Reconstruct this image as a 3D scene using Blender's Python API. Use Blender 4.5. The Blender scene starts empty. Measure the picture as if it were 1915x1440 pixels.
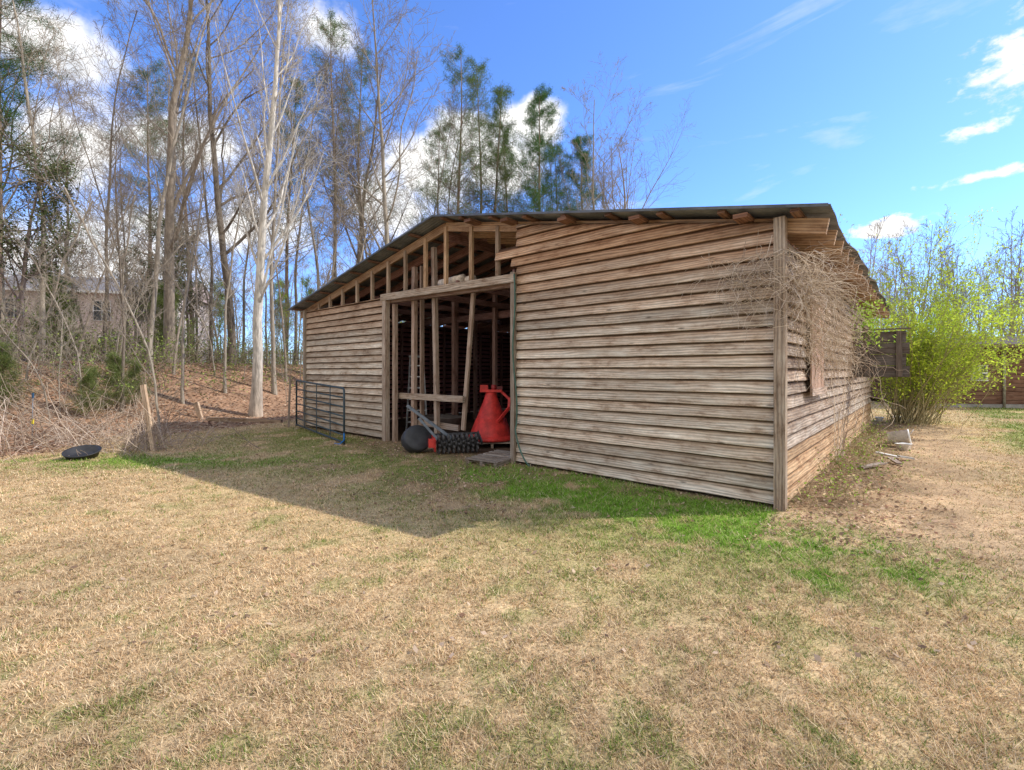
import bpy, math, random
import numpy as np
from mathutils import Vector, Matrix, Quaternion
random.seed(7)
scene=bpy.context.scene
coll=scene.collection
# ------------------------------------------------------------------ frame of the barn
CX,CY=3.11,5.48
AX=np.array([.7502,-.6612]); AY=np.array([.6612,.7502])
BROT=math.atan2(-.6612,.7502)
def to_local(x,y):
    return (x-CX)*AX[0]+(y-CY)*AX[1],(x-CX)*AY[0]+(y-CY)*AY[1]
def to_world(lx,ly):
    return CX+lx*AX[0]+ly*AY[0],CY+lx*AX[1]+ly*AY[1]
# ------------------------------------------------------------------ numpy noise
_r=np.random.default_rng(3); _tab=_r.random((256,256))
def vnoise(x,y):
    x=np.asarray(x,float);y=np.asarray(y,float)
    xi=np.floor(x).astype(int);yi=np.floor(y).astype(int);fx=x-xi;fy=y-yi
    fx=fx*fx*(3-2*fx);fy=fy*fy*(3-2*fy)
    a=_tab[xi&255,yi&255];b=_tab[(xi+1)&255,yi&255];c=_tab[xi&255,(yi+1)&255];d=_tab[(xi+1)&255,(yi+1)&255]
    return (a*(1-fx)+b*fx)*(1-fy)+(c*(1-fx)+d*fx)*fy
def fbm(x,y,o=4):
    s=0;a=.5;t=0
    for i in range(o):
        s=s+a*vnoise(np.asarray(x)*2**i+17.3*i,np.asarray(y)*2**i+9.1*i);t+=a;a*=.5
    return s/t
def ss(a,b,x):
    t=np.clip((x-a)/(b-a),0,1);return t*t*(3-2*t)
# ------------------------------------------------------------------ terrain
def bank_d(x,y): return (x+8.65)*-.943+(y-9)*.333
def height(x,y):
    x=np.asarray(x,float);y=np.asarray(y,float)
    d=bank_d(x,y)+ (fbm(x*.25,y*.25)-.5)*1.6
    h=1.9*ss(1.6,8.8,d)+.012*np.clip(d-8,0,60)
    lx,ly=to_local(x,y)
    ins=ss(-.8,.2,ly)*ss(12.3,11.6,ly)*ss(-12.6,-11.9,lx)*ss(.5,0,lx)
    u=(fbm(x*.4+5,y*.4)-.5)*.10*(1-ins)*ss(0,3,np.hypot(x,y))
    return h+u
def H(x,y): return float(height(x,y))
def zones(x,y):
    lx,ly=to_local(x,y); d=bank_d(x,y)
    n1=fbm(x*.55+3,y*.55);n2=fbm(x*2.3,y*2.3+7);n3=fbm(x*6,y*6+3)
    litter=ss(-.2,1.2,d+(n1-.5)*3+(n2-.5)*1.5)
    side=ss(-.1,.1,lx)*ss(3.0,1.5,lx+(n1-.5)*1.8+(n2-.5)*1.5)*ss(-1.9,-.2,ly+(n2-.5)*1.5)*ss(13.5,11.5,ly)
    inside=ss(-.35,.15,ly+(n2-.5)*.5)*ss(11.9,11.4,ly)*ss(-12,-11.8,lx)*ss(.1,0,lx)
    door=ss(-1.9,-.2,ly+(n2-.5)*1.6)*ss(-8.8,-7.6,lx)*ss(-3.4,-4.4,lx)*ss(.3,0,ly)
    wear=ss(.50,.64,n1)*ss(-3.5,-1.5,ly)*ss(0,-.4,ly)*.6*ss(-12,-9,lx)*ss(.5,-2,lx)
    dirt=np.clip(np.maximum.reduce([side*.95,inside,door*.85,wear]),0,1)
    g1=ss(-4.0,-1.2,ly+(n1-.5)*2.4)*ss(.4,-.6,ly)*ss(-13,-11,lx)*ss(1.0,-.1,lx)*ss(.3,.5,n2)*.95
    gb=np.exp(-(((lx+1.7)/3.2)**4+((ly+.85)/.95)**2))*1.6*ss(.26,.50,n2*.6+n3*.4)
    gc=np.exp(-(((x-2.75)/.9)**2+((y-3.6)/.36)**2))*1.3*ss(.36,.56,n2*.5+n3*.5)
    gd=np.exp(-(((x-1.8)/1.2)**2+((y-4.4)/.4)**2))*1.1*ss(.38,.58,n2*.5+n3*.5)
    ge=ss(7.0,9.5,x)*ss(8.0,10.5,y)*ss(2.7,3.5,lx+n2)*ss(.34,.50,n1)*.9
    gf=ss(.55,.70,n2*.5+n3*.5)*.5+ss(.52,.78,n1)*.2
    gl=np.exp(-(((x+6.0)/3.5)**2+((y-8.3)/.8)**2))*1.1*ss(.3,.5,n2)
    near=ss(4.2,1.8,y)*ss(.50,.64,n2*.4+n3*.6)*.5
    green=np.clip(np.maximum.reduce([g1,gc,gd,ge,gf,gl,near]),0,1)
    bright=np.clip(np.maximum.reduce([gb,gc*.8,gd*.8,gl*.6,ge*.3]),0,1)
    green=np.maximum(green,bright)
    return litter,dirt,green,bright,n1,n2,n3
TAN=np.array([.61,.44,.245]);TAN2=np.array([.70,.53,.28]);GR=np.array([.22,.26,.06]);BG=np.array([.18,.35,.035])
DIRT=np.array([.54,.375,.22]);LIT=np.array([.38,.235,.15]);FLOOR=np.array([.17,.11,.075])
def gcolor(x,y):
    litter,dirt,green,bright,n1,n2,n3=zones(x,y)
    lx,ly=to_local(x,y)
    far=ss(7,12,y)*ss(3.5,8,x)
    c=TAN[None]*(1-far[:,None])+TAN2[None]*far[:,None]
    c=c*(.78+.44*n1)[:,None]*(.85+.3*n2)[:,None]
    g=GR[None]*(1-bright[:,None])+BG[None]*bright[:,None]
    c=c*(1-green[:,None]*.85)+g*green[:,None]*.85
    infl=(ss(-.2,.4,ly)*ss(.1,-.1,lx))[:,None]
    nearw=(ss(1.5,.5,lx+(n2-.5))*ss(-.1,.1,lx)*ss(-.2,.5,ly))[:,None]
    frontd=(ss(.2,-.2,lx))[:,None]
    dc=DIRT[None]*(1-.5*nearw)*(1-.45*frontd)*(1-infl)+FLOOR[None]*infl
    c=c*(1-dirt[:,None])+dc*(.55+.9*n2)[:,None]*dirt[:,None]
    c=c*(1-litter[:,None])+LIT[None]*(.55+.9*n2)[:,None]*litter[:,None]
    return c,litter,dirt,green,bright
# ------------------------------------------------------------------ mesh helpers
def mk(name,V,F,mat,col=None,uv=None,smooth=False):
    V=np.asarray(V,dtype=np.float32)
    if not isinstance(F,list): F=[F]
    F=[np.asarray(f,dtype=np.int32) for f in F if len(f)]
    me=bpy.data.meshes.new(name)
    me.vertices.add(len(V)); me.vertices.foreach_set('co',V.ravel())
    li=np.concatenate([f.ravel() for f in F]); cnt=np.concatenate([np.full(len(f),f.shape[1],dtype=np.int32) for f in F])
    me.loops.add(len(li)); me.loops.foreach_set('vertex_index',li)
    st=np.concatenate([[0],np.cumsum(cnt)[:-1]]).astype(np.int32)
    me.polygons.add(len(cnt)); me.polygons.foreach_set('loop_start',st); me.polygons.foreach_set('loop_total',cnt)
    if smooth: me.polygons.foreach_set('use_smooth',np.ones(len(cnt),dtype=bool))
    me.update(calc_edges=True)
    if col is not None:
        col=np.asarray(col,dtype=np.float32)
        if col.ndim==1: col=np.tile(col[:3],(len(V),1))
        a=me.color_attributes.new('Col','FLOAT_COLOR','POINT')
        a.data.foreach_set('color',np.concatenate([col[:,:3],np.ones((len(V),1),np.float32)],1).astype(np.float32).ravel())
    if uv is not None:
        u=me.uv_layers.new(name='UVMap'); u.data.foreach_set('uv',np.asarray(uv,dtype=np.float32)[li].ravel())
    if mat: me.materials.append(mat)
    me.validate()
    return me
class B:
    def __init__(s): s.V=[];s.F4=[];s.F3=[];s.C=[];s.U=[]
    def quad(s,p,c,u):
        n=len(s.V); s.V+= [tuple(q) for q in p]; s.C+=[tuple(c)]*4; s.U+=u; s.F4.append((n,n+1,n+2,n+3))
    def box(s,a,b,w,h,c=(.3,.2,.15),up=(0,0,1),jit=.18):
        a=Vector(a);b=Vector(b);t=(b-a);L=t.length;t.normalize();up=Vector(up)
        if abs(t.dot(up))>.99: up=Vector((0,1,0))
        sd=t.cross(up).normalized();u2=sd.cross(t).normalized()
        k=1+random.uniform(-jit,jit);c=[q*k for q in c]
        ru=random.uniform(0,50);rv=random.uniform(0,50)
        def P(l,i,j): return a+t*l+sd*(w/2*i)+u2*(h/2*j)
        s.quad([P(0,-1,1),P(L,-1,1),P(L,1,1),P(0,1,1)][::-1],c,[(ru,rv+w),(ru+L,rv+w),(ru+L,rv),(ru,rv)])
        s.quad([P(0,1,-1),P(L,1,-1),P(L,-1,-1),P(0,-1,-1)][::-1],c,[(ru,rv+1),(ru+L,rv+1),(ru+L,rv+1+w),(ru,rv+1+w)])
        s.quad([P(0,1,1),P(L,1,1),P(L,1,-1),P(0,1,-1)][::-1],c,[(ru,rv+2),(ru+L,rv+2),(ru+L,rv+2+h),(ru,rv+2+h)])
        s.quad([P(0,-1,-1),P(L,-1,-1),P(L,-1,1),P(0,-1,1)][::-1],c,[(ru,rv+3),(ru+L,rv+3),(ru+L,rv+3+h),(ru,rv+3+h)])
        for l,sg in ((0,1),(L,-1)):
            q=[P(l,-1,-1),P(l,1,-1),P(l,1,1),P(l,-1,1)]
            if sg<0: q=q[::-1]
            s.quad(q,[x*.8 for x in c],[(ru,rv),(ru+.02,rv),(ru+.02,rv+h),(ru,rv+h)])
    def tube(s,pts,r,k=8,c=(.3,.3,.3),caps=True):
        pts=[Vector(p) for p in pts];n=len(pts);base=len(s.V)
        if not hasattr(r,'__len__'): r=[r]*n
        prev=None;L=0
        for i,p in enumerate(pts):
            t=(pts[min(i+1,n-1)]-pts[max(i-1,0)]).normalized()
            if prev is None:
                ref=Vector((0,0,1)) if abs(t.z)<.9 else Vector((1,0,0)); a=t.cross(ref).normalized()
            else: a=(prev-t*prev.dot(t)).normalized()
            prev=a;b=t.cross(a)
            if i: L+=(pts[i]-pts[i-1]).length
            for j in range(k):
                an=2*math.pi*j/k
                s.V.append(tuple(p+(a*math.cos(an)+b*math.sin(an))*r[i]));s.C.append(tuple(c));s.U.append((L,j*.05))
        for i in range(n-1):
            for j in range(k):
                j2=(j+1)%k;s.F4.append((base+i*k+j,base+i*k+j2,base+(i+1)*k+j2,base+(i+1)*k+j))
        if caps:
            for i,fl in ((0,1),(n-1,0)):
                m=len(s.V);s.V.append(tuple(pts[i]));s.C.append(tuple(c));s.U.append((0,0))
                for j in range(k):
                    j2=(j+1)%k;q=(base+i*k+j,base+i*k+j2,m)
                    s.F3.append(q[::-1] if fl else q)
    def lathe(s,prof,M=Matrix(),k=24,c=(.3,.3,.3)):
        base=len(s.V)
        for r,z in prof:
            for j in range(k):
                an=2*math.pi*j/k
                s.V.append(tuple(M@Vector((r*math.cos(an),r*math.sin(an),z))));s.C.append(tuple(c));s.U.append((z,an))
        for i in range(len(prof)-1):
            for j in range(k):
                j2=(j+1)%k;s.F4.append((base+i*k+j,base+i*k+j2,base+(i+1)*k+j2,base+(i+1)*k+j))
    def mesh(s,name,mat,smooth=False):
        return mk(name,np.array(s.V),[np.array(s.F4).reshape(-1,4),np.array(s.F3).reshape(-1,3)],mat,np.array(s.C),np.array(s.U),smooth)
def thing(name,label,cat,loc=(0,0,0),rot=0,group=None,mesh=None,kind=None,scale=1):
    o=bpy.data.objects.new(name,mesh);coll.objects.link(o);o.location=loc;o.rotation_euler=(0,0,rot)
    if scale!=1:o.scale=(scale,)*3
    o['label']=label;o['category']=cat
    if group:o['group']=group
    if kind:o['kind']=kind
    return o
def part(name,me,parent,label=None):
    o=bpy.data.objects.new(name,me);coll.objects.link(o);o.parent=parent
    if label:o['label']=label
    return o
# ------------------------------------------------------------------ materials
def newmat(name):
    m=bpy.data.materials.new(name);m.use_nodes=True;nt=m.node_tree
    for n in list(nt.nodes): nt.nodes.remove(n)
    out=nt.nodes.new('ShaderNodeOutputMaterial');return m,nt,out
def N(nt,t,**k):
    n=nt.nodes.new(t)
    for a,b in k.items(): setattr(n,a,b)
    return n
def math_(nt,op,a,b=None,cl=False):
    n=N(nt,'ShaderNodeMath',operation=op,use_clamp=cl)
    for i,v in enumerate((a,b)):
        if v is None: continue
        if isinstance(v,(int,float)): n.inputs[i].default_value=v
        else: nt.links.new(v,n.inputs[i])
    return n.outputs[0]
def ramp(nt,v,stops):
    n=N(nt,'ShaderNodeValToRGB');e=n.color_ramp.elements
    while len(e)<len(stops): e.new(.5)
    for i,(p,c) in enumerate(stops):
        e[i].position=p; e[i].color=(c,c,c,1) if isinstance(c,(int,float)) else (*c,1)
    nt.links.new(v,n.inputs[0]);return n.outputs[0]
def mixc(nt,a,b,f,mode='MIX'):
    n=N(nt,'ShaderNodeMix',data_type='RGBA',blend_type=mode)
    for i,v in ((0,f),(6,a),(7,b)):
        if isinstance(v,(int,float)): n.inputs[i].default_value=v
        elif isinstance(v,tuple): n.inputs[i].default_value=(*v,1)
        else: nt.links.new(v,n.inputs[i])
    return n.outputs[2]
def noise_(nt,vec,scale,detail=4,rough=.6,dist=0):
    n=N(nt,'ShaderNodeTexNoise');n.inputs['Scale'].default_value=scale;n.inputs['Detail'].default_value=detail
    n.inputs['Roughness'].default_value=rough;n.inputs['Distortion'].default_value=dist
    nt.links.new(vec,n.inputs['Vector']);return n.outputs['Fac']
def mapping(nt,vec,sc):
    n=N(nt,'ShaderNodeMapping');n.inputs['Scale'].default_value=sc;nt.links.new(vec,n.inputs['Vector']);return n.outputs[0]
def colattr(nt):
    return N(nt,'ShaderNodeAttribute',attribute_name='Col').outputs['Color']
def finish(nt,out,col,rough=.8,bump=None,bs=.3,bd=.01,metal=0,spec=.3):
    p=N(nt,'ShaderNodeBsdfPrincipled')
    if isinstance(col,tuple): p.inputs['Base Color'].default_value=(*col,1)
    else: nt.links.new(col,p.inputs['Base Color'])
    if isinstance(rough,(int,float)): p.inputs['Roughness'].default_value=rough
    else: nt.links.new(rough,p.inputs['Roughness'])
    p.inputs['Metallic'].default_value=metal;p.inputs['Specular IOR Level'].default_value=spec
    if bump is not None:
        b=N(nt,'ShaderNodeBump');b.inputs['Strength'].default_value=bs;b.inputs['Distance'].default_value=bd
        nt.links.new(bump,b.inputs['Height']);nt.links.new(b.outputs[0],p.inputs['Normal'])
    nt.links.new(p.outputs[0],out.inputs[0]);return p
def wood_mat(name,lo=.52,hi=1.34):
    m,nt,out=newmat(name);uv=N(nt,'ShaderNodeUVMap').outputs[0]
    g1=noise_(nt,mapping(nt,uv,(2.4,44,1)),1,5,.68,.25)
    g2n=N(nt,'ShaderNodeTexWave',wave_type='BANDS',bands_direction='Y');g2n.inputs['Scale'].default_value=1.0
    g2n.inputs['Distortion'].default_value=8;g2n.inputs['Detail'].default_value=2;g2n.inputs['Detail Scale'].default_value=.9
    nt.links.new(mapping(nt,uv,(1.3,9.0,1)),g2n.inputs['Vector']);g2=g2n.outputs['Fac']
    st=noise_(nt,mapping(nt,uv,(1.6,4.5,1)),1.3,7,.75)
    g=math_(nt,'ADD',math_(nt,'MULTIPLY',g1,.75),math_(nt,'MULTIPLY',g2,.25))
    k=ramp(nt,g,[(.28,lo),(.5,.94),(.72,hi)])
    c=mixc(nt,colattr(nt),k,1,'MULTIPLY')
    s=ramp(nt,st,[(.34,(.48,.385,.32)),(.46,(.86,.81,.76)),(.66,(1.12,1.17,1.18))])
    c=mixc(nt,c,s,1,'MULTIPLY')
    kn=N(nt,'ShaderNodeTexVoronoi');kn.inputs['Scale'].default_value=1
    nt.links.new(mapping(nt,uv,(1.6,7,1)),kn.inputs['Vector'])
    kk=ramp(nt,kn.outputs['Distance'],[(.04,.3),(.10,1)])
    c=mixc(nt,c,kk,.9,'MULTIPLY')
    finish(nt,out,c,.85,g,.45,.006,spec=.2);return m
WOOD=wood_mat('weathered_wood')
def vmat(name,rough=.7,sc=6,lo=.7,hi=1.3,metal=0,spec=.3,bs=.2,stretch=(1,1,1),bd=.01):
    m,nt,out=newmat(name);ob=N(nt,'ShaderNodeTexCoord').outputs['Object']
    n=noise_(nt,mapping(nt,ob,stretch),sc,6,.65)
    c=mixc(nt,colattr(nt),ramp(nt,n,[(.3,lo),(.7,hi)]),1,'MULTIPLY')
    finish(nt,out,c,rough,n if bs else None,bs,bd,metal,spec);return m
BARK=vmat('bark',.9,5,.5,1.5,bs=.8,stretch=(2.5,2.5,.5),bd=.04)
METAL=vmat('metal',.45,9,.7,1.25,metal=.7)
PAINT=vmat('worn_paint',.5,7,.55,1.2,spec=.35,bs=.05)
PLAST=vmat('plastic',.5,8,.7,1.3,spec=.4,bs=.05)
GENERIC=vmat('dry_stems',.85,3,.65,1.3,bs=0)
m,nt,out=newmat('twigs');d=N(nt,'ShaderNodeBsdfDiffuse');nt.links.new(colattr(nt),d.inputs[0]);nt.links.new(d.outputs[0],out.inputs[0]);TWIG=m
def leafmat(name,tr=.35):
    m,nt,out=newmat(name);c=colattr(nt)
    d=N(nt,'ShaderNodeBsdfDiffuse');t=N(nt,'ShaderNodeBsdfTranslucent');x=N(nt,'ShaderNodeMixShader');x.inputs[0].default_value=tr
    nt.links.new(c,d.inputs[0]);nt.links.new(c,t.inputs[0]);nt.links.new(d.outputs[0],x.inputs[1]);nt.links.new(t.outputs[0],x.inputs[2])
    nt.links.new(x.outputs[0],out.inputs[0]);return m
LEAF=leafmat('foliage');BLADE=leafmat('grass_blades',.25)
m,nt,out=newmat('lawn_and_soil');ob=N(nt,'ShaderNodeTexCoord').outputs['Object']
a=noise_(nt,ob,42,6,.75);b=noise_(nt,ob,5,5,.6)
c=mixc(nt,colattr(nt),ramp(nt,a,[(.32,.4),(.5,.88),(.68,1.35)]),1,'MULTIPLY')
c=mixc(nt,c,ramp(nt,b,[(.3,.75),(.7,1.18)]),1,'MULTIPLY')
finish(nt,out,c,.95,a,.6,.02,spec=.1);GROUND=m
m,nt,out=newmat('galvanised_sheet');ob=N(nt,'ShaderNodeTexCoord').outputs['Object']
a=noise_(nt,mapping(nt,ob,(1,.6,1)),2.2,6,.7)
c=ramp(nt,a,[(.3,(.10,.105,.11)),(.55,(.25,.26,.27)),(.75,(.38,.39,.40))])
finish(nt,out,c,.5,a,.1,.01,metal=.4);ROOF=m
# ------------------------------------------------------------------ ground sheet
t=np.linspace(-1,1,460);s=np.sinh(t*6.0)/np.sinh(6.0)
gx=s*500; gy=7+s*500
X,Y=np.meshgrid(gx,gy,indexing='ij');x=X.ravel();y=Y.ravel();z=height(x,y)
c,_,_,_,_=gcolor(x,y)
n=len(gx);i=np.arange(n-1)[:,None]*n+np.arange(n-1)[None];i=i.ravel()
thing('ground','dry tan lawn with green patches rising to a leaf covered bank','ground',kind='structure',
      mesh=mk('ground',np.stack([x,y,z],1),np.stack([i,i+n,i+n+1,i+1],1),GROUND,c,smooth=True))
# ------------------------------------------------------------------ grass blades
def grass(Nn,y0,y1,seed):
    r=np.random.default_rng(seed)
    y=y0*(y1/y0)**r.random(Nn);x=(r.random(Nn)*2-1)*1.2*y+(r.random(Nn)-.5)
    lx,ly=to_local(x,y)
    c,lit,dirt,green,bright=gcolor(x,y)
    p=(1-.97*lit)*(1-.88*dirt)
    tuft=.45+.9*ss(.3,.7,vnoise(x*18,y*18))
    keep=(r.random(Nn)<p*tuft)&~((lx>-12)&(lx<.03)&(ly>-.03)&(ly<11.7))
    x=x[keep];y=y[keep];c=c[keep];green=green[keep];bright=bright[keep];m=len(x)
    cl=vnoise(x*9,y*9);mo=fbm(x*1.7+40,y*1.7)
    h=(.008+.020*r.random(m)**1.6)*(1+.05*y)*(.5+.9*cl)*(1+.8*bright);w=.0011+.00065*y
    az=r.random(m)*6.283;wa=az+1.57+(r.random(m)-.5);ln=h*(.4+2.0*r.random(m))
    z=height(x,y)
    bx=np.cos(wa)*w;by=np.sin(wa)*w
    V=np.empty((m,3,3));V[:,0]=np.stack([x-bx,y-by,z-.004],1);V[:,1]=np.stack([x+bx,y+by,z-.004],1)
    V[:,2]=np.stack([x+np.cos(az)*ln,y+np.sin(az)*ln,z+h],1)
    isg=r.random(m)<(green*.7+.06)
    straw=np.array([[.84,.64,.39],[.69,.50,.30],[.94,.79,.55],[.43,.275,.16],[.58,.395,.225]])[r.integers(0,5,m)]
    gg=np.array([[.23,.31,.06],[.17,.26,.05],[.32,.37,.11]])[r.integers(0,3,m)]
    gg=gg*(1-bright[:,None])+np.array([.22,.43,.045])*bright[:,None]
    cc=np.where(isg[:,None],gg,(straw*.68+c*.5)*(.76+.46*mo)[:,None])*(.6+.72*r.random(m))[:,None]
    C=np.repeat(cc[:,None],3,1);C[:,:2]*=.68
    return V.reshape(-1,3),C.reshape(-1,3)
V,C=grass(860000,1.2,32,5)
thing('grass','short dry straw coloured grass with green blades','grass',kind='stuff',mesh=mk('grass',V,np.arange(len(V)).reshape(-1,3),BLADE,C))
# ------------------------------------------------------------------ leaf litter
def litter(Nn,seed):
    r=np.random.default_rng(seed)
    y=2.5*(34/2.5)**r.random(Nn);x=(r.random(Nn)*2-1)*1.25*y
    _,lit,dirt,green,_=gcolor(x,y);lx,ly=to_local(x,y);ins=(lx>-12)&(lx<.05)&(ly>0)&(ly<11.7)
    keep=(r.random(Nn)<np.maximum(lit,dirt*.3*ss(1.8,.4,lx))+.006)&~ins
    x=x[keep];y=y[keep];m=len(x);z=height(x,y)+.008+.02*r.random(m);lit=lit[keep]
    s=(.010+.016*r.random(m)+.0009*y)*(1+.5*lit);a=r.random(m)*6.283;tl=(r.random((m,2))-.5)*1.1
    V=np.empty((m,4,3))
    for k,(u,v) in enumerate(((-1,0),(0,-.6),(1,0),(0,.6))):
        ux=(u*np.cos(a)-v*np.sin(a))*s;uy=(u*np.sin(a)+v*np.cos(a))*s
        V[:,k]=np.stack([x+ux,y+uy,z+ux*tl[:,0]+uy*tl[:,1]],1)
    pal=np.array([[.44,.27,.175],[.32,.19,.13],[.56,.40,.28],[.22,.15,.105],[.58,.45,.33]])[r.integers(0,5,m)]*(.7+.6*r.random(m))[:,None]
    return V.reshape(-1,3),np.repeat(pal,4,0)
V,C=litter(180000,8)
thing('leaf_litter','fallen brown leaves over the wooded bank and bare soil','leaves',kind='stuff',mesh=mk('leaf_litter',V,np.arange(len(V)).reshape(-1,4),LEAF,C))
# ------------------------------------------------------------------ BARN
WL=11.9;WD=11.5
barn=thing('barn','weathered board barn with open front bay and metal roof','barn',(CX,CY,0),BROT)
def RT(x): return 3.38+.2*(5.95-abs(x+5.95))
rb=np.random.default_rng(21)
def siding(name,org,dx,outw,length,z0,top,mode,ext=None,label=None):
    V=[];F=[];C=[];U=[];z=z0;row=0
    ex=.160
    while True:
        zt=z+ex*rb.uniform(.97,1.03)
        l0,l1=0.,length
        if ext: l0,l1=ext(z,zt,l0,l1)
        n=max(3,int((l1-l0)/.16));ss_=np.linspace(l0,l1,n)
        tp=np.array([top(q) for q in ss_])
        if z>=tp.max(): break
        ph=rb.uniform(0,100);wz=(vnoise(ss_*.6+ph,np.full(n,row*3.3))-.5)*.010+(vnoise(ss_*5+ph,np.full(n,row))-.5)*.005
        wo=(vnoise(ss_*.9+ph,np.full(n,row*1.7+50)))*.010
        base=len(V);br=rb.uniform(.74,1.18);red=rb.uniform(0,1)
        for q in range(n):
            rows=((z+wz[q],.004),(z+wz[q],.040+wo[q]),(z+.012+wz[q],.040+wo[q]),(z+.080,.025+wo[q]*.5),(zt-.030,.013),(zt-.017,.010),(zt+.03,.002))
            for k,(zz,o) in enumerate(rows):
                zz=min(zz,tp[q]);p=np.array(org)+np.array(dx)*ss_[q]+np.array(outw)*o
                V.append((p[0],p[1],zz))
                w=mode(ss_[q],z,red);cc=np.array(w)*br
                if k==0: cc=cc*.2  # shade on the underside of the lap painted into the colour
                if k==1: cc=cc*.9
                if k==2: cc=cc*1.12
                if k==4: cc=cc*np.array([.86,.77,.71])
                if k==5: cc=cc*np.array([.24,.19,.16])  # lap shadow of the board above painted into the top rows
                if k==6: cc=cc*np.array([.08,.065,.06])
                cc=cc*(.82+.36*vnoise(ss_[q]*1.3+ph,row*.9+k*.2))
                C.append(cc);U.append((ss_[q]+ph,zz+row*7.1))
        for q in range(n-1):
            for k in range(6):
                a=base+q*7+k;F.append((a,a+7,a+8,a+1))
        for q in (0,n-1):
            a=base+q*7;F.append((a,a+1,a+2,a+6))
        z=zt;row+=1
        if row>40:break
    return part(name,mk(name,np.array(V,float),np.array(F),WOOD,np.array(C),np.array(U)),barn,label)
def cfront(s,z,red):
    t=min(max((z-2.2)/1.1,0),1)*.75+red*.25
    g=np.array([.575,.50,.41]);r=np.array([.43,.265,.16])
    return g*(1-min(t,1))+r*min(t,1)
def cside(s,z,red):
    if z<.55: return np.array([.56,.385,.235])*(1 if z<.4 else .9)
    g=np.array([.49,.43,.375]);r=np.array([.34,.235,.17]);return g*(1-red*.6)+r*red*.6
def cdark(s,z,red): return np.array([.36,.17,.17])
def extR(z,zt,a,b):
    if 3.5<z<3.72: return (a-.5,b)
    if 3.32<z<=3.5:return(a-.12,b)
    return (a,b)
siding('front_wall',(-4.02,0),(1,0),(0,-1),4.0,.04,lambda s:RT(-4.02+s)-.06,cfront,extR,'weathered overlapping boards up to the roof')
siding('front_wall',(-11.9,0),(1,0),(0,-1),3.93,.06,lambda s:min(3.27,RT(-11.9+s)-.08),cfront,None,'weathered overlapping boards below open gable framing')
siding('side_wall',(0,0),(0,1),(1,0),WD,.02,lambda s:3.18,cside,None,'sunlit weathered boards with newer orange boards at the base')
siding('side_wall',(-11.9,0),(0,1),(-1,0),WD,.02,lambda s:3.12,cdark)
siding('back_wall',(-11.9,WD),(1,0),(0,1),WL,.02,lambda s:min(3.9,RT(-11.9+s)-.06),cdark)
SW=(.40,.29,.22);SD=(.32,.18,.155)
def one(name,a,b,w,h,c=SW,up=(0,0,1),label=None,mat=None,jit=.18):
    q=B();q.box(a,b,w,h,c,up,jit);return part(name,q.mesh(name,mat or WOOD),barn,label)
one('corner_post',(.025,-.05,-.05),(.025,-.05,3.36),.12,.11,(.40,.32,.25),(0,1,0))
one('corner_post',(-11.92,-.04,0),(-11.92,-.04,3.3),.1,.09,(.42,.35,.28),(0,1,0))
one('door_post',(-4.07,-.03,0),(-4.07,-.03,3.3),.08,.11,(.38,.31,.25),(0,1,0))
one('door_post',(-7.93,-.04,-.02),(-7.93,-.04,3.28),.13,.12,(.45,.36,.29),(0,1,0))
one('door_post',(-7.72,.06,0),(-7.72,.06,3.1),.09,.09,(.38,.28,.22),(0,1,0))
one('header_beam',(-8.05,-.085,3.26),(-4.0,-.085,3.19),.05,.145,(.46,.37,.29))
one('header_beam',(-8.0,.06,3.2),(-4.0,.06,3.12),.09,.12,(.28,.19,.145))
for s in (4.5,5.19,5.92,6.57,7.27,7.92,8.58,9.25,9.95,10.6,11.2):
    z0=3.24 if s<8 else 3.27
    zt=RT(-s)-.09
    if zt-z0>.04: one('gable_stud',(-s,.02,z0),(-s,.02,zt),.075,.06,(.50,.34,.21) if 4.6<s<6.7 else (.38,.28,.2),(0,1,0))
for i in range(20):
    y=.05+i*.6
    for sg in (0,1):
        xe=.47 if sg else -12.33
        col=(.40,.26,.16) if i==0 else SD
        if i>0 and sg: col=(.46,.30,.19)
        za=RT(-5.95)-.09;zb=RT(xe)-.09
        one('rafter',(-5.95,y,za),(xe,y,zb),.06,.17,col)
one('ridge_board',(-5.95,.0,RT(-5.95)-.26),(-5.95,WD,RT(-5.95)-.26),.04,.2,SD)
for k in range(17):
    x=-12.2+k*.775
    if abs(x+5.95)<.2: x+=.25
    one('purlin',(x,-.24,RT(x)+.022),(x,WD+.1,RT(x)+.022),.09,.036,(.24,.14,.10) )
for k,x in enumerate((-.35,-1.7,-2.9,-4.1,-5.0)):
    one('lookout_block',(x,-.27,RT(x)-.035),(x,.02,RT(x)-.035),.16,.05,(.26,.14,.095))
one('wall_plate',(-.05,0.02,3.19),(-.05,WD,3.19),.09,.07,SD)
one('wall_plate',(-11.85,0.02,3.15),(-11.85,WD,3.15),.09,.07,SD)
for i in range(1,19):
    y=.1+i*.61
    one('wall_stud',(-11.8,y,0),(-11.8,y,3.1),.09,.05,SD,(0,1,0))
for i in range(1,17):
    x=-11.9+i*.7
    one('wall_stud',(x,WD-.1,0),(x,WD-.1,min(3.8,RT(x)-.1)),.05,.09,SD,(0,1,0))
one('wall_brace',(-7.28,.25,0),(-7.25,.25,3.9),.1,.09,(.40,.29,.23),(0,1,0))
one('wall_brace',(-7.05,.30,0),(-7.05,.30,3.9),.05,.09,(.36,.26,.2),(0,1,0))
one('wall_brace',(-6.5,.28,.0),(-6.52,.2,4.2),.09,.09,(.44,.34,.27),(0,1,0))
one('wall_brace',(-5.72,.3,.4),(-5.42,.3,3.2),.09,.05,(.46,.34,.26),(0,1,0))
one('cross_board',(-7.75,.18,1.03),(-5.6,.2,1.03),.05,.13,(.48,.38,.30))
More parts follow.
